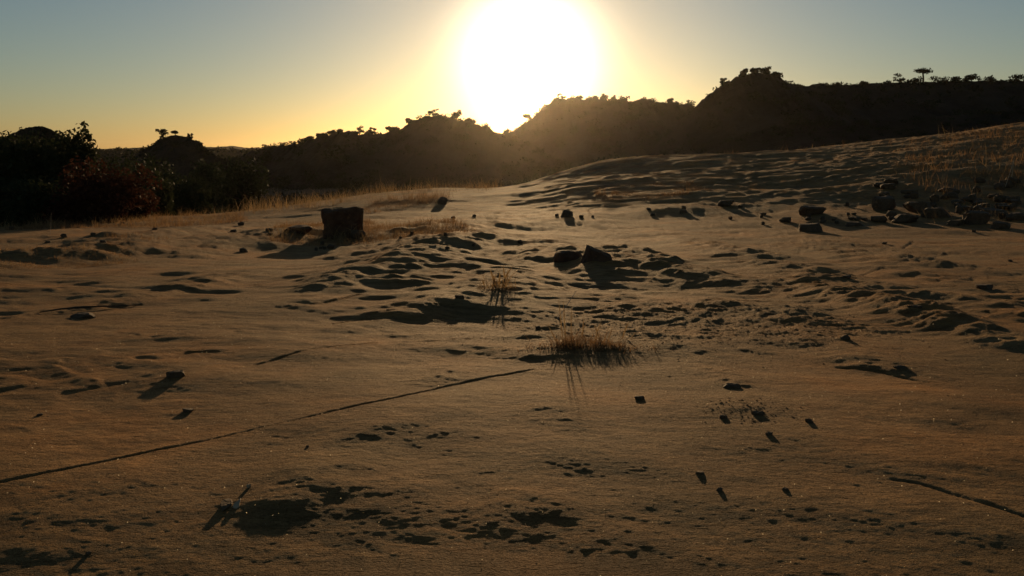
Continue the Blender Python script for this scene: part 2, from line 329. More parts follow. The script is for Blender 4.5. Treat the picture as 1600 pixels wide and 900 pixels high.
# ------------------------------------------------------------------ hills
HILLS = {}
def hill(key, sky_pts, Yc, Df, Db, base, seed, lump=1.0, label=''):
    P = np.array(sky_pts, float); ridge = np.array([at(a, b, Yc) for a, b in P])
    x0, x1 = ridge[0, 0], ridge[-1, 0]; nx = 230
    xs = np.linspace(x0, x1, nx); pxs = np.interp(xs, ridge[:, 0], P[:, 0])
    px2m = Yc / F
    def H(x):
        h = np.interp(x, ridge[:, 0], ridge[:, 2])
        big = np.abs(noise(x / (13 * px2m), x * 0 + seed, seed)) - 0.4
        sm = np.abs(noise(x / (5 * px2m), x * 0 + seed, seed + 3)) - 0.4
        return h + lump * px2m * (5.0 * big + 2.6 * sm)
    def Z(x, y):
        t = np.clip((y - (Yc - Df)) / Df, 0, None)
        wob = 0.10 * fbm(x / 9, y / 22, seed + 5, 3)
        front = np.clip(t + wob * np.sin(np.pi * np.clip(t, 0, 1)), 0, 1) ** 1.15
        back = 1 - np.clip((y - Yc) / Db, 0, 1) ** 0.75
        s = np.where(t <= 1, front, back)
        h = H(x)
        edge = np.clip(np.minimum(x - x0, x1 - x) / (8 * px2m), 0, 1)
        z = base + (h - base) * s
        bl = 1 - np.abs(fbm(x / (22 * px2m), y / (26 * px2m), seed + 9, 4, 0.55)) * 2
        z = z + lump * px2m * 5.0 * (bl - 0.8) * np.sin(np.pi * np.clip(t, 0, 1)) ** 0.7 * np.where(t <= 1, 1, 0)
        return z
    v = np.concatenate([np.linspace(Yc - Df, Yc, 40), Yc + Db * np.linspace(0.03, 1, 12) ** 1.3])
    X, Yg = np.meshgrid(xs, v); Zg = Z(X, Yg)
    nr, nc = X.shape; i = np.arange(nr - 1)[:, None]; j = np.arange(nc - 1)[None, :]
    Q = np.stack([i * nc + j, i * nc + j + 1, (i + 1) * nc + j + 1, (i + 1) * nc + j], -1).reshape(-1, 4)
    o = link('hill', mesh_np('hill', np.stack([X, Yg, Zg], -1).reshape(-1, 3), Q, M['hill'], False), kind='structure', label=label)
    HILLS[key] = (Z, Yc, Df, x0, x1)
    return o
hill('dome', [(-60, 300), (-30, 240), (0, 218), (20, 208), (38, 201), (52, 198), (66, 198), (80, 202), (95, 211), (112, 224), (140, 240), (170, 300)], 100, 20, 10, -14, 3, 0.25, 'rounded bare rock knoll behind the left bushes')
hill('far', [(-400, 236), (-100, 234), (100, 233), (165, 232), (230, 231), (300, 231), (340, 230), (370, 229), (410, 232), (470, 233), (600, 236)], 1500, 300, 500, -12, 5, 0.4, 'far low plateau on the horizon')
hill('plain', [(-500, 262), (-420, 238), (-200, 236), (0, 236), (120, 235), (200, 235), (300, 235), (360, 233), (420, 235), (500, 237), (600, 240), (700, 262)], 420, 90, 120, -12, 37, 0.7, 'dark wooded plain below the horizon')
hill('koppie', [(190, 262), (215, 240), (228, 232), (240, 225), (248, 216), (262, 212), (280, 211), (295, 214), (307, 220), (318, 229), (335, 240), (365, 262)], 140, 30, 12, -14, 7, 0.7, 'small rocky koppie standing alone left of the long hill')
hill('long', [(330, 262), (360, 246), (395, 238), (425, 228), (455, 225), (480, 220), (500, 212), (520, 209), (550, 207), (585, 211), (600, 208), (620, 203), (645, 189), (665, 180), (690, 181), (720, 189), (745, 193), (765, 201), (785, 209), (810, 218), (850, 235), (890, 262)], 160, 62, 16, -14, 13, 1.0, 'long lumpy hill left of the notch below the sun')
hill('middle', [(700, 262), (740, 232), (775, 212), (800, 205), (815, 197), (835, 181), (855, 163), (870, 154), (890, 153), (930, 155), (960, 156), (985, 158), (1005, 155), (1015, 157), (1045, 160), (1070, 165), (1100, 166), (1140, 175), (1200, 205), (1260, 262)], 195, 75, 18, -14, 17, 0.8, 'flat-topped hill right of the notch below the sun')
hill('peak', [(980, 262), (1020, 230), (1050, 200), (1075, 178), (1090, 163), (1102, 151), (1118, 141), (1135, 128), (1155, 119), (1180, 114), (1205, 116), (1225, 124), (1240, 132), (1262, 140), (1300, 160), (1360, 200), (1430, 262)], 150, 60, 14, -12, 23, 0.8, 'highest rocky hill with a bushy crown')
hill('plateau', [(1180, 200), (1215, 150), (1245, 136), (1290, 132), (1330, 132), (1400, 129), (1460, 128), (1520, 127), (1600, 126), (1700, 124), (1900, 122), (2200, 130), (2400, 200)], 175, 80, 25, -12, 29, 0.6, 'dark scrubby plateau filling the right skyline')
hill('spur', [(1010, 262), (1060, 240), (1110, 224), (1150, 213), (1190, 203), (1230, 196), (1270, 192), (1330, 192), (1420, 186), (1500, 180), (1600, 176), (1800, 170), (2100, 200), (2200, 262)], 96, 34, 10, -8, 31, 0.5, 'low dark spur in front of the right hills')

# ------------------------------------------------------------------ leaves, shrubs, trees
def leaf_cloud(centers, radii, n, size, rng, flat=0.0, shell=0.55):
    """n leaf-shaped quads spread through ellipsoids; returns V (4n), Q"""
    k = rng.choice(len(centers), n, p=(radii.prod(1) ** 0.7) / (radii.prod(1) ** 0.7).sum())
    d = rng.normal(size=(n, 3)); d /= np.linalg.norm(d, axis=1)[:, None]
    r = rng.random(n) ** (1 / 3); r = shell + (1 - shell) * r
    r = np.where(rng.random(n) < 0.25, r * rng.random(n), r) * rng.uniform(0.75, 1.18, n)
    c = centers[k] + d * r[:, None] * radii[k]
    return leaf_quads(c, size, rng)
def leaf_quads(c, size, rng):
    n = len(c)
    a = rng.normal(size=(n, 3)); a /= np.linalg.norm(a, axis=1)[:, None]
    b = np.cross(a, rng.normal(size=(n, 3))); b /= np.linalg.norm(b, axis=1)[:, None]
    s = size * rng.uniform(0.6, 1.4, n)[:, None]
    V = np.stack([c - a * s, c - b * s * 0.5, c + a * s, c + b * s * 0.5], 1).reshape(-1, 3)
    return V, np.arange(4 * n).reshape(-1, 4)
def tube(pts, radii, sides=5):
    pts = np.asarray(pts, float); V = []; Q = []
    for i, p in enumerate(pts):
        t = pts[min(i + 1, len(pts) - 1)] - pts[max(i - 1, 0)]; t = t / (np.linalg.norm(t) + 1e-9)
        a = np.cross(t, [0.3, 0.9, 0.2]); a /= np.linalg.norm(a) + 1e-9; b = np.cross(t, a)
        for k in range(sides):
            an = 2 * math.pi * k / sides; V.append(p + radii[i] * (math.cos(an) * a + math.sin(an) * b))
    for i in range(len(pts) - 1):
        for k in range(sides):
            k2 = (k + 1) % sides; Q.append((i * sides + k, i * sides + k2, (i + 1) * sides + k2, (i + 1) * sides + k))
    return np.array(V), np.array(Q)
def join(parts):
    V = []; Q = []; o = 0
    for v, q in parts: V.append(v); Q.append(q + o); o += len(v)
    return np.concatenate(V), np.concatenate(Q)
def tree(name, loc, h, w, style, seed, label, cat, group=None, mat='far_leaf', nleaf=420, leaf=0.13, lobes=None):
    """trunk with limbs + a crown of leaf clumps; style: bush, round, umbrella, sparse"""
    rng = np.random.default_rng(seed); root = link(name, None, None, loc, label, cat, group)
    tr = []; c = []; r = []
    th = {'bush': 0.15, 'round': 0.25, 'umbrella': 0.72, 'sparse': 0.25}[style] * h
    lean = rng.normal(size=2) * 0.05 * h
    tr.append(tube([(0, 0, -0.3 * h), (lean[0] * .4, lean[1] * .4, th * 0.5), (lean[0], lean[1], th)], [0.08 * h, 0.06 * h, 0.045 * h]))
    nl = lobes or {'bush': 9, 'round': 9, 'umbrella': 9, 'sparse': 12}[style]
    for k in range(nl):
        an = 2 * math.pi * (k + rng.random() * 0.7) / nl; rr = w / 2 * rng.uniform(0.3, 0.85) * (0 if k == 0 else 1)
        if style == 'umbrella': zc = h * rng.uniform(0.74, 0.9); rad = np.array([w * 0.22, w * 0.22, h * 0.13])
        elif style == 'round': zc = h * rng.uniform(0.22, 0.8); rad = np.array([w * 0.22, w * 0.22, h * 0.19])
        elif style == 'sparse': zc = h * rng.uniform(0.25, 0.9); rad = np.array([w * 0.17, w * 0.17, h * 0.12])
        else: zc = h * rng.uniform(0.05, 0.72) * (1.0 if k else 1.0); rad = np.array([w * 0.25, w * 0.25, h * 0.27])
        p = np.array([lean[0] + rr * math.cos(an), lean[1] + rr * math.sin(an), zc]); c.append(p); r.append(rad * rng.uniform(0.8, 1.2))
        mid = np.array([lean[0] + rr * 0.35 * math.cos(an), lean[1] + rr * 0.35 * math.sin(an), (th + zc) / 2])
        tr.append(tube([(lean[0] * .8, lean[1] * .8, th * 0.8), mid, p], [0.02 * h, 0.013 * h, 0.006 * h], 4))
    V, Q = join(tr); link('trunk', mesh_np('trunk', V, Q, M['bark'], True), root)
    V, Q = leaf_cloud(np.array(c), np.array(r), nleaf, leaf, rng, shell=0.3 if style == 'sparse' else 0.5)
    V[:, 2] = np.maximum(V[:, 2], -0.15 * h)
    link('crown', mesh_np('crown', V, Q, M[mat]), root)
    return root
# scrub that clothes the hills and the valley, too much to count
def scrub(key, n, seed, rmin, rmax, label, quads=70, leaf=0.2):
    rng = np.random.default_rng(seed); Z, Yc, Df, x0, x1 = HILLS[key]
    x = rng.uniform(x0, x1, n); t = rng.random(n) ** 0.8; y = Yc - Df * (1 - t)
    z = Z(x, y); rad = rng.uniform(rmin, rmax, n) * np.where(t > 0.86, 0.55, 1.0)
    m = fbm(x / 6, y / 10, seed, 2) + rng.uniform(-0.5, 0.5, n) > -0.25
    x, y, z, rad = x[m], y[m], z[m], rad[m]
    s = Yc / F; k = int((x1 - x0) / s / 3.0)        # a denser fringe along the crest
    xr = rng.uniform(x0, x1, k); yr = Yc - rng.random(k) ** 2 * Df * 0.12; rr = rng.uniform(2.2, 7.5, k) * s; zr = Z(xr, yr) - rr * 0.3
    x, y, z, rad = np.r_[x, xr], np.r_[y, yr], np.r_[z, zr], np.r_[rad, rr]
    c = np.stack([x, y, z + rad * 0.25], 1); R = np.stack([rad, rad, rad * 0.7], 1)
    V, Q = leaf_cloud(c, R, len(c) * quads, leaf, rng, shell=0.6)
    return link('scrub', mesh_np('scrub', V, Q, M['far_leaf']), kind='stuff', label=label)
scrub('plain', 500, 8, 1.5, 3.2, 'dark woods on the far plain', 40, 0.6)
scrub('koppie', 110, 1, 0.5, 1.3, 'dark scrub on the small koppie', 46, 0.2)
scrub('long', 420, 2, 0.6, 1.7, 'dark scrub on the long hill left of the notch', 46, 0.24)
scrub('middle', 420, 3, 0.7, 1.9, 'dark scrub on the hill right of the notch', 46, 0.28)
scrub('peak', 340, 4, 0.5, 1.5, 'dark scrub on the highest hill', 46, 0.22)
scrub('plateau', 620, 5, 0.7, 2.0, 'dark scrub on the right plateau', 46, 0.28)
scrub('spur', 260, 6, 0.3, 0.8, 'dark scrub on the low spur', 46, 0.12)
scrub('dome', 40, 7, 0.3, 0.8, 'dark scrub at the foot of the rock knoll', 46, 0.12)
def valley_scrub():
    rng = np.random.default_rng(77); c = []; R = []
    for _ in range(900):
        Y = rng.uniform(60, 130); px = rng.uniform(-150, 1000); x = (px - 800) / F * Y
        if noise(np.array([x / 9]), np.array([Y / 14]), 5)[0] < -0.25: continue
        if px > 640 and Y < 80: continue
        rad = rng.uniform(0.35, 1.15) * (0.9 + Y / 160); c.append((x, Y, zat(x, Y) + rad * 0.3)); R.append((rad, rad, rad * 0.75))
    V, Q = leaf_cloud(np.array(c), np.array(R), len(c) * 80, 0.16, rng, shell=0.6)
    link('scrub', mesh_np('scrub', V, Q, M['far_leaf']), kind='stuff', label='dark bushes massed in the valley below the hills')
valley_scrub()

# trees and bushes that stand out on the skyline: (hill, x, base y, height px, width px, style, label)
TREES = [
    ('koppie', 255, 216, 15, 16, 'sparse', 'spiky small tree on the left shoulder of the small koppie'),
    ('koppie', 274, 212, 7, 10, 'umbrella', 'tiny flat-topped tree on the very top of the small koppie'),
    ('koppie', 297, 216, 8, 9, 'sparse', 'thin sparse bush on the right shoulder of the small koppie'),
    ('long', 483, 222, 7, 14, 'bush', 'leftmost rounded bush on the long hill\'s low left end'),
    ('long', 502, 215, 9, 14, 'bush', 'tall dark bush where the long hill first steps up'),
    ('long', 518, 212, 7, 10, 'bush', 'small bush between two larger ones on the long hill'),
    ('long', 531, 211, 9, 12, 'bush', 'rounded bush just left of two sparse dome trees'),
    ('long', 562, 209, 13, 17, 'sparse', 'left one of two sparse dome-shaped trees on the long hill'),
    ('long', 582, 211, 12, 13, 'sparse', 'right one of two sparse dome-shaped trees on the long hill'),
    ('long', 612, 206, 8, 16, 'bush', 'broad bush in the dip before the long hill\'s summit'),
    ('long', 640, 194, 11, 14, 'bush', 'bush on the steep step left of the long hill\'s summit'),
    ('long', 678, 182, 13, 17, 'sparse', 'thin domed tree on the summit of the long hill'),
    ('long', 713, 189, 18, 15, 'round', 'tallest tree on the long hill, just left of the sun glare'),
    ('long', 736, 194, 9, 12, 'bush', 'small bush right of the long hill\'s tallest tree'),
    ('middle', 792, 208, 7, 9, 'bush', 'tiny bush at the bottom of the notch under the sun'),
    ('middle', 825, 192, 14, 13, 'round', 'lone bush on the steep slope right of the notch'),
    ('middle', 880, 154, 9, 14, 'sparse', 'twiggy bush at the left end of the flat hilltop under the sun'),
    ('middle', 905, 155, 7, 10, 'bush', 'small bush second from the left on the flat hilltop'),
    ('middle', 930, 156, 9, 10, 'bush', 'first of four bushes in a row on the flat hilltop'),
    ('middle', 942, 156, 11, 11, 'bush', 'tallest of four bushes in a row on the flat hilltop'),
    ('middle', 957, 157, 9, 12, 'bush', 'third of four bushes in a row on the flat hilltop'),
    ('middle', 975, 158, 9, 16, 'bush', 'widest of four bushes in a row on the flat hilltop'),
    ('middle', 1047, 161, 8, 9, 'round', 'small lone tree near the right end of the flat hilltop'),
    ('middle', 1079, 166, 10, 14, 'sparse', 'sparse bush in the saddle below the highest hill'),
    ('peak', 1131, 133, 11, 11, 'sparse', 'thin tree on the left slope of the highest hill'),
    ('peak', 1163, 118, 10, 11, 'round', 'left bush of the crown on the highest hill'),
    ('peak', 1179, 116, 11, 14, 'bush', 'middle bush of the crown on the highest hill'),
    ('peak', 1197, 117, 13, 15, 'round', 'tallest bush of the crown on the highest hill'),
    ('peak', 1213, 121, 9, 12, 'bush', 'right bush of the crown on the highest hill'),
    ('plateau', 1249, 137, 7, 12, 'bush', 'small bush at the foot of the highest hill\'s right side'),
    ('plateau', 1349, 133, 7, 10, 'bush', 'lone small bush on the bare left part of the plateau'),
    ('plateau', 1405, 131, 16, 21, 'sparse', 'sparse round tree left of the flat-topped tree'),
    ('plateau', 1431, 130, 13, 19, 'bush', 'leafy bush at the foot of the flat-topped tree'),
    ('plateau', 1443, 130, 24, 21, 'umbrella', 'flat-topped acacia-like tree standing tallest on the plateau'),
    ('plateau', 1470, 129, 12, 26, 'bush', 'broad bush right of the flat-topped tree'),
    ('plateau', 1493, 128, 9, 16, 'bush', 'low bush between broad bush and twin trees on plateau'),
    ('plateau', 1518, 128, 14, 18, 'round', 'rounded tree in the middle of the plateau\'s right half'),
    ('plateau', 1547, 127, 11, 20, 'bush', 'wide bush second from the right edge on the plateau'),
    ('plateau', 1592, 127, 13, 26, 'bush', 'big bush at the right edge of the skyline'),
]
for k, (hk, px, py, hp, wp, st, lab) in enumerate(TREES):
    Z, Yc, Df, x0, x1 = HILLS[hk]; p = at(px, py, Yc - 0.4); s = Yc / F
    zz = float(Z(np.array([p[0]]), np.array([p[1]]))[0]) - 0.15; p[2] = at(px, py - hp, p[1])[2]
    tree('skyline_tree' if st in ('umbrella', 'round', 'sparse') else 'skyline_bush', (p[0], p[1], zz), max(p[2] - zz, hp * s * 0.8), wp * s * 1.1, st, 300 + k, lab,
         'tree' if st in ('umbrella', 'round', 'sparse') else 'bush', 'trees and bushes on the skyline', nleaf=380 if st == 'sparse' else 480, leaf=0.16 if st == 'sparse' else 0.2)

# bushes at the left edge of the pavement: (x, base y, distance, height px, width px, label, material, leaves)
def near_bush(px, py, Y, hp, wp, label, mat, n, leaf, seed, name='bush', lobes=16):
    x = (px - 800) / F * Y; z = zat(x, Y); top = at(px, py - hp, Y)[2]
    return tree(name, (x, Y, z), top - z, wp / F * Y, 'bush', seed, label, 'bush', 'bushes at the left edge', mat, n, leaf, lobes)
near_bush(20, 350, 31, 150, 130, 'tall dark green bush at the far left edge of the picture', 'leaf', 9000, 0.09, 501)
near_bush(92, 350, 34, 152, 110, 'dark evergreen bush in the middle of the left thicket', 'leaf', 9000, 0.09, 502)
near_bush(128, 345, 32, 150, 66, 'dark bush with a ragged leafy top at the thicket\'s right', 'leaf', 7000, 0.095, 503)
near_bush(150, 348, 28, 105, 140, 'russet-leaved bush in front of the dark thicket', 'red_leaf', 9000, 0.075, 504)
near_bush(188, 348, 40, 108, 90, 'dark bush behind the russet one, right of the thicket', 'leaf', 6000, 0.11, 508)
near_bush(232, 340, 46, 85, 80, 'dark round bush between the thicket and the small koppie', 'leaf', 5000, 0.12, 509)
near_bush(217, 335, 70, 108, 46, 'dark bush topping the scrub left of the small koppie', 'leaf', 4000, 0.15, 510)
near_bush(255, 335, 62, 88, 70, 'dark bush at the foot of the small koppie', 'leaf', 4000, 0.15, 511)
near_bush(335, 335, 75, 92, 66, 'round dark bush right of the small koppie', 'leaf', 4000, 0.16, 512)
near_bush(385, 332, 70, 86, 70, 'dark bush between the small koppie and the long hill', 'leaf', 4000, 0.16, 513)
near_bush(300, 335, 56, 62, 80, 'low dark bush in the valley before the small koppie', 'leaf', 4000, 0.14, 514)
near_bush(-60, 350, 30, 125, 120, 'dark bush cut by the left edge of the picture', 'leaf', 6000, 0.09, 505)
near_bush(205, 345, 30, 45, 80, 'low russet bush trailing off right of the thicket', 'red_leaf', 5000, 0.07, 506)
near_bush(55, 350, 28, 75, 110, 'low dark bush at the foot of the left thicket', 'leaf', 6000, 0.075, 507)

# ------------------------------------------------------------------ stones
import bmesh
def _ico(sub):
    bm = bmesh.new(); bmesh.ops.create_icosphere(bm, subdivisions=sub, radius=1); bm.verts.ensure_lookup_table()
    V = np.array([v.co[:] for v in bm.verts]); T = np.array([[v.index for v in f.verts] for f in bm.faces]); bm.free(); return V, T
ICO = {s: _ico(s) for s in (1, 2, 3, 4)}
def rock_mesh(name, w, d, h, seed, sub=3, planes=None, rough=0.05, mat='stone', soft=0.0):
    """angular stone: a convex hull of cutting planes, worn and roughened; its base lies at z = 0"""
    rng = np.random.default_rng(seed); D, T = ICO[sub]
    if planes is None:
        n = rng.normal(size=(13, 3)); n[:, 2] *= 0.8; n /= np.linalg.norm(n, axis=1)[:, None]; k = rng.uniform(0.62, 0.95, 13)
        n = np.vstack([n, [[0, 0, -1], [0.1 * rng.normal(), 0.1 * rng.normal(), 1]]]); k = np.r_[k, 0.55, 0.6]
    else:
        n = np.array([p[:3] for p in planes], float); k = np.array([p[3] for p in planes], float) ; L = np.linalg.norm(n, axis=1); n /= L[:, None]
    dots = D @ n.T; r = np.where(dots > 0.02, k / np.maximum(dots, 0.02), 9.0); r = np.minimum(r.min(1), 1.35)
    r = r * (1 - soft) + 0.85 * soft
    V = D * r[:, None]
    a = fbm(V[:, 0] * 2.2 + seed, V[:, 1] * 2.2 + V[:, 2] * 1.7, seed, 4, 0.6); V = V * (1 + rough * 2 * a[:, None])
    mn, mx = V.min(0), V.max(0); V = (V - (mn + mx) / 2) / (mx - mn) * np.array([w, d, h]); V[:, 2] += h / 2
    return mesh_np(name, V, T, M[mat], False)
def stone(name, px, py, wp, hp, label, seed, cat='stone', group=None, deep=0.8, mat='stone', planes=None, sub=3, rough=0.05, rz=0.0, tilt=0.0, soft=0.0, sink=0.12):
    p = spot(px, py); s = p[1] / F; w = wp * s; h = hp * s / (1 - sink); d = w * deep
    o = link(name, rock_mesh(name, w, d, h, seed, sub, planes, rough, mat, soft), None, None, label, cat, group)
    y = p[1] + d * 0.45; x = p[0] * y / p[1] if abs(p[0]) > 0 else 0.0
    o.location = (p[0], y, min(zat(p[0], y), p[2] + 0.02) - h * sink); o.rotation_euler = (tilt, 0, rz); return o
boulder_planes = [(-0.02, 0.1, 1, 0.62), (-1, -0.15, -0.06, 0.64), (1, -0.1, -0.16, 0.66), (-0.55, -0.3, 1, 0.82), (0.5, -0.9, 0.35, 0.78), (0.1, -1, -0.1, 0.62), (0, 1, -0.1, 0.7), (0, 0, -1, 0.75), (-0.8, 0.1, 1.0, 0.86), (0.9, -0.4, 0.9, 1.0), (-0.7, -0.8, -0.1, 0.78), (0.8, -0.8, -0.2, 0.85)]
stone('boulder', 531, 374, 70, 50, 'upright dark brown boulder, wider at its top, standing in dry grass', 21, 'boulder', None, 0.75, 'boulder', boulder_planes, 4, 0.15, rz=0.12, tilt=0.06)
stone('stone', 559, 375, 28, 13, 'small dark slab leaning at the foot of the upright boulder', 22, deep=0.7, mat='stone')
stone('boulder', 463, 366, 48, 13, 'low dark block of rock in the grass left of the upright boulder', 23, 'boulder', None, 0.8, 'boulder')
stone('stone', 691, 320, 17, 11, 'small dark upright stone at the end of the grass band', 24)
stone('stone', 886, 340, 20, 11, 'dark angular stone alone on the smooth rock under the notch', 25)
pointed = [(-1, -0.2, 0.25, 0.62), (0.42, -0.2, 1, 0.5), (0.3, -1, 0.35, 0.5), (0, 1, 0.3, 0.6), (0, 0, -1, 0.4), (1, -0.1, 0.3, 1.1), (-0.2, -1, 0.1, 0.62)]
stone('stone', 935, 410, 50, 25, 'dark pointed rock rising beside the rounded one above the big tuft', 26, 'rock', None, 0.7, 'boulder', pointed, 4, 0.045, sink=0.2)
stone('stone', 890, 409, 50, 15, 'rounded pale-brown hump of rock left of the pointed rock', 27, 'rock', None, 0.9, 'boulder', None, 3, 0.05, soft=0.35, sink=0.4)
for k, (px, py, w, h, dp, lab) in enumerate([
    (1273, 337, 44, 16, .6, 'dark slab-like stone, upper one of two beside the rubble'),
    (1271, 363, 44, 16, .55, 'dark flat stone, lower one of two beside the rubble'),
    (1229, 348, 19, 10, .8, 'small stone left of the two dark slabs'),
    (1137, 323, 23, 11, .8, 'dark block-like stone on the rock between notch and rubble'),
    (1068, 334, 13, 7, .8, 'small stone left of the dark block-like stone'),
    (1396, 288, 22, 9, .8, 'lone dark stone on the slope above the rubble'),
    (1388, 329, 40, 24, .8, 'largest reddish-brown block at the left end of the rubble'),
    (1421, 349, 46, 15, .7, 'low slab at the lower left of the rubble, with a twig on it'),
    (1442, 333, 42, 20, .8, 'dark block behind the low slab in the rubble'),
    (1531, 351, 38, 25, .8, 'upright dark block at the lower edge of the rubble'),
    (1568, 359, 29, 14, .7, 'rounded dark stone lying clear in front of the rubble'),
    (1500, 353, 32, 11, .7, 'pale low slab left of the upright block in the rubble'),
    (1472, 341, 44, 18, .8, 'broad dark block in the middle of the rubble'),
    (1561, 338, 42, 15, .8, 'dark slab behind the rounded stone in the rubble'),
    (1592, 346, 34, 14, .8, 'dark stone of the rubble cut by the right edge'),
    (1340, 354, 34, 8, .6, 'thin flat stone left of the rubble on the smooth rock'),
    (125, 498, 46, 13, .5, 'dark flat stone on a thin ledge at the left, throwing a long shadow'),
    (271, 591, 31, 15, .6, 'dark angular stone at the left above the long crack'),
    (292, 645, 21, 8, .6, 'small flat dark pebble below the dark angular stone'),
    (137, 869, 11, 7, .8, 'small round pebble near the lower left corner'),
    (1125, 768, 13, 8, .8, 'left one of two dark pebbles in the lower right foreground'),
    (1228, 768, 12, 7, .8, 'right one of two dark pebbles in the lower right foreground'),
    (1000, 626, 18, 10, .7, 'dark stone just right of the big tuft\'s shadow'),  # stone added where the larger tuft only throws shade
    (1145, 607, 32, 10, .5, 'flat dark chip above the bright gritty spot on the right'),
    (1266, 661, 15, 10, .5, 'small forked-looking chip right of the gritty spot'),
    (718, 467, 15, 9, .7, 'small stone left of the smaller tuft'),
    (1325, 436, 17, 7, .7, 'small dark chip on the crack at the right'),
    (1543, 453, 27, 13, .7, 'squarish grey stone alone near the right edge'),
    (1410, 577, 25, 8, .5, 'thin dark chip in a groove at the right'),
    (1432, 482, 24, 6, .5, 'flat dark chip below the squarish grey stone'),
    (1322, 532, 16, 10, .7, 'dark stone at the right end of the gritty sand'),
    (841, 514, 9, 7, .8, 'dark pebble left of the big tuft'),
    (813, 381, 9, 7, .8, 'round pebble above the small tuft'),
    (870, 338, 6, 4, .8, 'tiny pebble left of the dark angular stone below the notch'),
    (926, 340, 5, 4, .8, 'tiny pebble right of the dark angular stone below the notch'),
    (708, 341, 7, 5, .8, 'left one of two pebbles below the grass band'),
    (741, 340, 6, 5, .8, 'right one of two pebbles below the grass band'),
    (1383, 382, 9, 4, .8, 'small chip on bare rock below the left end of the rubble'),
    (1523, 363, 6, 4, .8, 'tiny pebble below the upright block of the rubble'),
    (1580, 410, 7, 4, .8, 'tiny pebble on bare rock above the squarish grey stone'),
    (516, 389, 12, 8, .8, 'small stone on the pavement below the upright boulder'),
    (379, 394, 14, 8, .8, 'small stone on the ledge left of the upright boulder'),
    (1131, 655, 14, 8, .8, 'left stone of three on the bright gritty spot'),
    (1186, 650, 22, 9, .6, 'widest stone of three on the bright gritty spot'),
    (1203, 681, 13, 7, .7, 'lowest stone of three on the bright gritty spot'),
    (60, 650, 10, 5, .8, 'tiny chip at the left edge below the dark angular stone'),
    (480, 700, 7, 5, .8, 'tiny pebble on the crest below the long crack'),
    (1095, 742, 16, 7, .7, 'flat chip up-left of the two dark foreground pebbles'),
]): stone('stone', px, py, w, h * (0.62 if py > 430 else 0.85), lab, 40 + k, deep=dp, sink=0.3 if py > 430 else 0.15, group='loose stones on the rock pavement', rz=0.25 * math.sin(k * 2.3))
stone('stone', 347, 801, 20, 6, 'low dark stone standing in for the shadow of the pale sunlit sliver', 95, deep=2.2, rough=0.05, rz=0.15)  # added dark stone takes the place of the shadow beside the sliver
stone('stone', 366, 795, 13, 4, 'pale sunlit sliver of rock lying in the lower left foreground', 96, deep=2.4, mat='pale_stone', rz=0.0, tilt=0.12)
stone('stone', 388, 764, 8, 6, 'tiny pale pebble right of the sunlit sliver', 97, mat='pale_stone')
_r = np.random.default_rng(5)
for k in range(60):
    px = _r.uniform(1375, 1600); py = _r.uniform(308, 348) if k % 3 else _r.uniform(286, 318)
    stone('stone', px, py, _r.uniform(9, 26), _r.uniform(5, 12), 'smaller dark stone among the rubble below the dry grass slope', 120 + k, group='small stones of the rubble', sub=2, mat='stone', rz=_r.uniform(-1, 1))
for k in range(46):
    t = k % 4
    px, py = [(_r.uniform(420, 760), _r.uniform(362, 392)), (_r.uniform(1180, 1400), _r.uniform(335, 352)), (_r.uniform(0, 420), _r.uniform(345, 395)), (_r.uniform(900, 1400), _r.uniform(322, 362))][t]
    stone('stone', px, py, _r.uniform(5, 11), _r.uniform(3, 6), ['small stone among the grass round the upright boulder', 'small stone in the litter left of the rubble', 'small stone on the ledges at the left', 'small scattered stone on the smooth rock at the right'][t], 200 + k, group=['pebbles round the boulder', 'pebbles left of the rubble', 'pebbles on the left ledges', 'pebbles on the smooth rock'][t], sub=2)

# ------------------------------------------------------------------ dry grass
def blades(base, h, rng, width=0.004, lean=0.35, droop=0.3, seg=3):
    n = len(base); an = rng.uniform(0, 2 * math.pi, n); dirv = np.stack([np.cos(an), np.sin(an), np.zeros(n)], 1)
    ln = np.abs(rng.normal(size=n)) * lean; dr = rng.random(n) * droop
    sa = rng.uniform(0, 2 * math.pi, n); side = np.stack([np.cos(sa), np.sin(sa), np.zeros(n)], 1)
    wd = width * rng.uniform(0.6, 1.5, n); V = np.empty((n, seg + 1, 2, 3))
    for s in range(seg + 1):
        t = s / seg
        c = base + dirv * (h * (ln * t + dr * t ** 2.5))[:, None] + np.array([0, 0, 1]) * (h * (t - 0.45 * dr * t ** 3) / np.sqrt(1 + 0.5 * ln ** 2))[:, None]
        w = (wd * (1 - t * 0.85) * 0.5)[:, None]
        V[:, s, 0] = c - side * w; V[:, s, 1] = c + side * w
    b = np.arange(n)[:, None] * (2 * (seg + 1)) + 2 * np.arange(seg)[None, :]
    Q = np.stack([b, b + 1, b + 3, b + 2], -1).reshape(-1, 4)
    return V.reshape(-1, 3), Q
def in_poly(P, x, y):
    r = np.zeros(len(x), bool); j = len(P) - 1
    for i in range(len(P)):
        c = ((P[i, 1] > y) != (P[j, 1] > y)) & (x < (P[j, 0] - P[i, 0]) * (y - P[i, 1]) / (P[j, 1] - P[i, 1] + 1e-12) + P[i, 0]); r ^= c; j = i
    return r
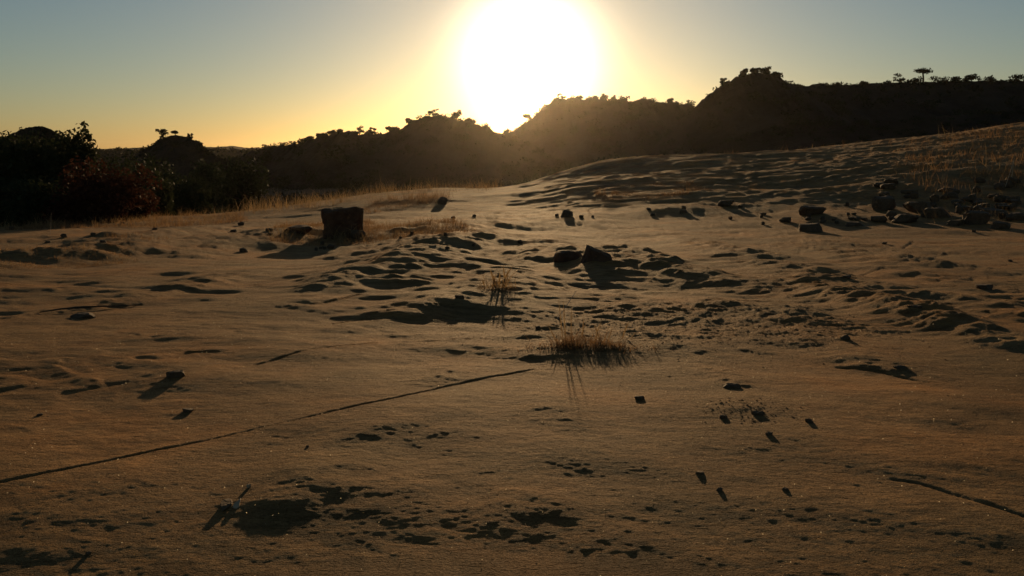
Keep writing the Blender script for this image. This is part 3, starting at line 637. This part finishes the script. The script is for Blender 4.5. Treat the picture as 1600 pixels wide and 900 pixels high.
def grass(poly, n, hmin, hmax, seed, label, mat='straw', width=0.45, clump=0.5, lean=0.3, tuft=6, spread=4.0):
    rng = np.random.default_rng(seed); P = np.array([hit(*p)[:2] for p in poly]); lo, hi = P.min(0), P.max(0)
    x = rng.uniform(lo[0], hi[0], n * 6); y = rng.uniform(lo[1], hi[1], n * 6)
    m = in_poly(P, x, y) & (fbm(x * 1.1, y * 1.1, seed, 3) + rng.uniform(-0.5, 0.5, len(x)) > clump - 0.5)
    sc = P[:, 1].mean() / F; hmin *= sc; hmax *= sc; width *= sc; spread *= sc
    x, y = x[m][:n // tuft], y[m][:n // tuft]; hh = rng.uniform(hmin, hmax, len(x)) * (0.75 + 0.5 * noise(x * 0.7, y * 0.7, seed + 1))
    x = np.repeat(x, tuft) + rng.normal(size=len(x) * tuft) * spread; y = np.repeat(y, tuft) + rng.normal(size=len(y) * tuft) * spread
    h = np.repeat(hh, tuft) * rng.uniform(0.45, 1.1, len(x))
    V, Q = blades(np.stack([x, y, land(x, y) - 0.01], 1), h, rng, width, lean)
    return link('dry_grass', mesh_np('dry_grass', V, Q, M[mat]), kind='stuff', label=label)
grass([(380, 338), (480, 332), (600, 314), (700, 302), (785, 297), (775, 290), (690, 288), (600, 293), (480, 314), (400, 324)], 20000, 6, 17, 1, 'band of tall dry grass behind the upright boulder', width=0.3, clump=0.3)
grass([(570, 338), (700, 318), (700, 305), (600, 316), (560, 328)], 1800, 8, 20, 12, 'dark sparse grass right of the upright boulder', 'brown_straw')
grass([(420, 388), (520, 386), (640, 388), (750, 380), (710, 362), (600, 360), (560, 352), (440, 358)], 9000, 5, 15, 2, 'low brown grass round the foot of the upright boulder', 'brown_straw', 0.5, 0.4)
grass([(420, 386), (640, 385), (740, 378), (600, 362), (440, 360)], 1200, 8, 24, 22, 'pale straws round the foot of the upright boulder', 'straw', 0.5, 0.5, 0.6, 4)
grass([(0, 360), (120, 358), (240, 358), (385, 350), (380, 334), (240, 340), (100, 346), (0, 350)], 7000, 5, 15, 3, 'dry grass along the foot of the left bushes', 'brown_straw', 0.5, 0.4)
grass([(0, 358), (240, 358), (380, 348), (370, 336), (0, 350)], 1200, 10, 24, 33, 'pale straws along the foot of the left bushes', 'straw', 0.5, 0.5, 0.6, 4)
grass([(0, 425), (90, 420), (215, 412), (210, 403), (100, 407), (0, 411)], 2400, 6, 14, 4, 'thin dry grass on the ledge at the left', 'brown_straw', 0.6, 0.4, 0.5)
grass([(0, 425), (90, 420), (215, 412), (210, 403), (100, 407), (0, 411)], 420, 8, 22, 44, 'pale straws on the ledge at the left', 'straw', 0.7, 0.5, 0.6, 4)
grass([(1440, 300), (1500, 318), (1600, 312), (1750, 312), (1750, 175), (1600, 197), (1500, 210), (1430, 224), (1395, 240)], 44000, 4, 12, 5, 'brown dry grass on the slope at the right', 'brown_straw', 0.32, 0.3)
grass([(1440, 300), (1600, 312), (1750, 312), (1750, 175), (1600, 198), (1480, 212), (1395, 240)], 5200, 8, 18, 55, 'pale straws standing on the slope at the right', 'straw', 0.25, 0.5, 0.5, 4)
grass([(930, 314), (1010, 316), (1110, 302), (1090, 288), (1000, 290), (930, 298)], 1500, 5, 14, 6, 'sparse dry grass at the foot of the bare rock rise', 'brown_straw', 0.5, 0.5)
grass([(160, 388), (265, 388), (258, 378), (170, 378)], 420, 5, 12, 7, 'small patch of dry grass on the left ledges', 'brown_straw', 0.5, 0.4)
grass([(1390, 350), (1600, 352), (1600, 300), (1480, 300)], 500, 8, 20, 8, 'stray straws between the rubble stones', 'straw', 0.5, 0.5, 0.8, 3)
grass([(1000, 253), (1180, 243), (1300, 238), (1420, 232), (1400, 224), (1180, 238), (1000, 249)], 1500, 4, 9, 9, 'thin dry grass along the crest of the bare rock rise', 'brown_straw', 0.45, 0.5)

def big_blade(parent, base, tip, width, mat, curl=0.25, seed=0):
    base = np.array(base); tip = np.array(tip); V = []; seg = 6; side = np.array([0.75, 0.5, 0.2]); side /= np.linalg.norm(side)
    up = np.array([0, 0, 1.0]) * np.linalg.norm(tip - base) * curl
    for s in range(seg + 1):
        t = s / seg; c = base + (tip - base) * t + up * math.sin(math.pi * t) * 0.5
        w = width * (0.45 + 1.1 * math.sin(math.pi * min(t * 0.8 + 0.12, 1))) * (1 - t ** 3) * 0.5 + 0.0004
        V += [c - side * w, c + np.array([0, -1, 0.3]) * w * 0.35, c + side * w]
    Q = []
    for s in range(seg):
        for k in (0, 1): Q.append((3 * s + k, 3 * s + k + 1, 3 * s + k + 4, 3 * s + k + 3))
    return link('blade', mesh_np('blade', np.array(V), np.array(Q), M[mat]), parent)
def tuft(px, py, clumps, big, label, seed, mat='straw'):
    o = spot(px, py); rng = np.random.default_rng(seed)
    root = link('grass_tuft', None, None, o, label, 'grass tuft')
    B = []; H = []
    for cx, cy, n, hmin, hmax, spr in clumps:
        p = spot(cx, cy)
        x = p[0] + rng.normal(size=n) * spr * o[1] / 4.2; y = p[1] + rng.normal(size=n) * spr * 0.8
        B.append(np.stack([x, y, land(x, y) - 0.004], 1)); H.append(rng.uniform(hmin, hmax, n))
    V, Q = blades(np.concatenate(B) - o, np.concatenate(H) * o[1] / 4.2, rng, 0.0042 * o[1] / 4.2, 1.0, 1.0, 5)
    link('fine_blades', mesh_np('fine_blades', V, Q, M[mat]), root, kind='stuff')
    for (bx, by), (tx, ty), w, curl in big:
        b = spot(bx, by); t = at(tx, ty, b[1] + rng.uniform(-0.05, 0.05)); big_blade(root, b - o - np.array([0, 0, .004]), t - o, w * o[1] / 4.2, 'straw', curl)
    return root
tuft(915, 540, [(890, 542, 260, 0.02, 0.08, 0.05), (930, 541, 380, 0.015, 0.075, 0.08), (888, 538, 22, 0.09, 0.19, 0.018), (930, 540, 14, 0.07, 0.13, 0.03), (965, 542, 110, 0.01, 0.05, 0.06), (905, 532, 90, 0.03, 0.08, 0.05), (845, 545, 60, 0.01, 0.035, 0.06), (1010, 545, 50, 0.01, 0.03, 0.06)],
     [((972, 530), (984, 501), 0.009, 0.2), ((880, 538), (872, 464), 0.004, 0.1), ((884, 538), (880, 468), 0.005, 0.05), ((892, 536), (893, 478), 0.004, 0.05), ((910, 530), (912, 496), 0.006, 0.1),
      ((930, 533), (940, 502), 0.006, 0.3), ((938, 534), (926, 505), 0.006, 0.3), ((985, 530), (997, 518), 0.006, 0.3), ((905, 532), (918, 500), 0.004, 0.1),
      ((870, 536), (855, 506), 0.004, 0.1), ((950, 535), (958, 510), 0.005, 0.2)],
     'larger tuft of dry grass in the gritty sand, throwing a shadow towards the viewer', 61, 'brown_straw')
tuft(780, 452, [(778, 452, 60, 0.03, 0.12, 0.05), (790, 450, 25, 0.06, 0.15, 0.03), (760, 452, 25, 0.03, 0.09, 0.03)],
     [((784, 450), (802, 416), 0.012, 0.3), ((775, 452), (765, 420), 0.009, 0.2), ((770, 452), (774, 428), 0.009, 0.2), ((790, 450), (786, 414), 0.007, 0.2), ((758, 452), (752, 436), 0.006, 0.3),
      ((800, 448), (858, 436), 0.012, 0.1), ((780, 452), (781, 424), 0.010, 0.1)],
     'smaller tuft of dry grass with one broad pale leaf below the rounded rock', 62)
tuft(532, 372, [(528, 374, 50, 0.03, 0.13, 0.06)], [((525, 374), (516, 358), 0.008, 0.3), ((530, 374), (538, 360), 0.008, 0.3)], 'pale tuft of grass against the front of the upright boulder', 63)
for k, (bx, by, tx, ty, lab) in enumerate([(1569, 297, 1585, 247, 'left one of two pale dry stalks leaning in the right grass'), (1579, 286, 1584, 252, 'right one of two pale dry stalks leaning in the right grass'),
                                           (78, 368, 80, 332, 'pale dry stalk standing before the left bushes'), (870, 498, 900, 455, 'thin bare stem behind the larger grass tuft'), (1402, 343, 1420, 330, 'bent twig lying on the low slab of the rubble')]):
    b = spot(bx, by); t = at(tx, ty, b[1]); m = (b + t) / 2 + np.array([0.01, 0, 0.006])
    V, Q = tube([b - np.array([0, 0, .01]), m, t], [0.006 if k < 2 else 0.003, 0.005 if k < 2 else 0.0025, 0.003 if k < 2 else 0.0015], 5)
    link('dry_stalk', mesh_np('dry_stalk', V, Q, M['pale_twig'], True), label=lab, cat='stalk')

a = spot(62, 490); c = spot(128, 485); b = spot(216, 478)
V, Q = tube([a + np.array([0, 0, .006]), (a + c) / 2 + np.array([0, 0.01, .016]), c + np.array([0, 0, .02]), (b + c) / 2 + np.array([0, -0.01, .014]), b + np.array([0, 0, .006])], [0.004, 0.007, 0.008, 0.006, 0.003], 6)
link('fallen_twig', mesh_np('fallen_twig', V, Q, M['bark'], True), label='long thin dark twig lying across the flat stone at the left', cat='twig')

# grit of the sandy patch, and mica flakes that glint in the low sun
def grit():
    rng = np.random.default_rng(9); n = 6500; x = PATCH[0] + rng.normal(size=n) * 0.75; y = PATCH[1] + 0.15 + rng.normal(size=n) * 0.55
    n2 = 260; p = spot(1160, 640); x = np.r_[x, p[0] + rng.normal(size=n2) * 0.10]; y = np.r_[y, p[1] + rng.normal(size=n2) * 0.09]; n += n2
    m = fbm(x * 2.5, y * 2.5, 83, 3) + rng.uniform(-.6, .6, n) < 0.25; x, y = x[m], y[m]; n = len(x)
    D, T = ICO[1]; D = D[:, :]; s = rng.lognormal(0, 0.45, n) * 0.0023
    V = (D[None] * s[:, None, None] * rng.uniform(0.6, 1.3, (n, 1, 3)) * np.array([1.2, 1.2, 0.55]) * rng.uniform(0.75, 1.2, (n, len(D), 1)) + np.stack([x, y, land(x, y) + s * 0.1], 1)[:, None])
    Q = (T[None] + (np.arange(n) * len(D))[:, None, None]).reshape(-1, 3)
    link('grit', mesh_np('grit', V.reshape(-1, 3), Q, M['grit']), kind='stuff', label='coarse grit strewn over the sandy patch round the larger tuft')
    n = 1500; r = rng.uniform(1.7, 5.5, n); a = rng.uniform(-0.6, 0.6, n); x = r * np.sin(a); y = r * np.cos(a)
    c = np.stack([x, y, land(x, y) + 0.003], 1); V, Q = leaf_quads(c, 0.0019, rng)
    s = np.repeat(np.sqrt(r / 3), 4)[:, None]; V = (V - np.repeat(c, 4, 0)) * s + np.repeat(c, 4, 0)
    link('mica', mesh_np('mica', V, Q, M['mica']), kind='stuff', label='mica flakes glinting in the sandstone')
grit()

# ------------------------------------------------------------------ haze in the evening air
def haze():
    m, n, o = new_mat('haze'); v = nn(n, 'ShaderNodeVolumePrincipled'); v.inputs['Color'].default_value = (0.9, 0.8, 0.65, 1)
    v.inputs['Density'].default_value = 0.000053; v.inputs['Anisotropy'].default_value = 0.92; n.links.new(v.outputs[0], o.inputs['Volume'])
    c = np.array([(x, y, z) for z in (-22, 40) for y in (-4600, 4600) for x in (-4600, 4600)], float)
    q = np.array([(0, 2, 3, 1), (4, 5, 7, 6), (0, 1, 5, 4), (2, 6, 7, 3), (0, 4, 6, 2), (1, 3, 7, 5)])
    link('haze', mesh_np('haze', c, q, m), kind='stuff', label='thin warm evening haze')
haze()
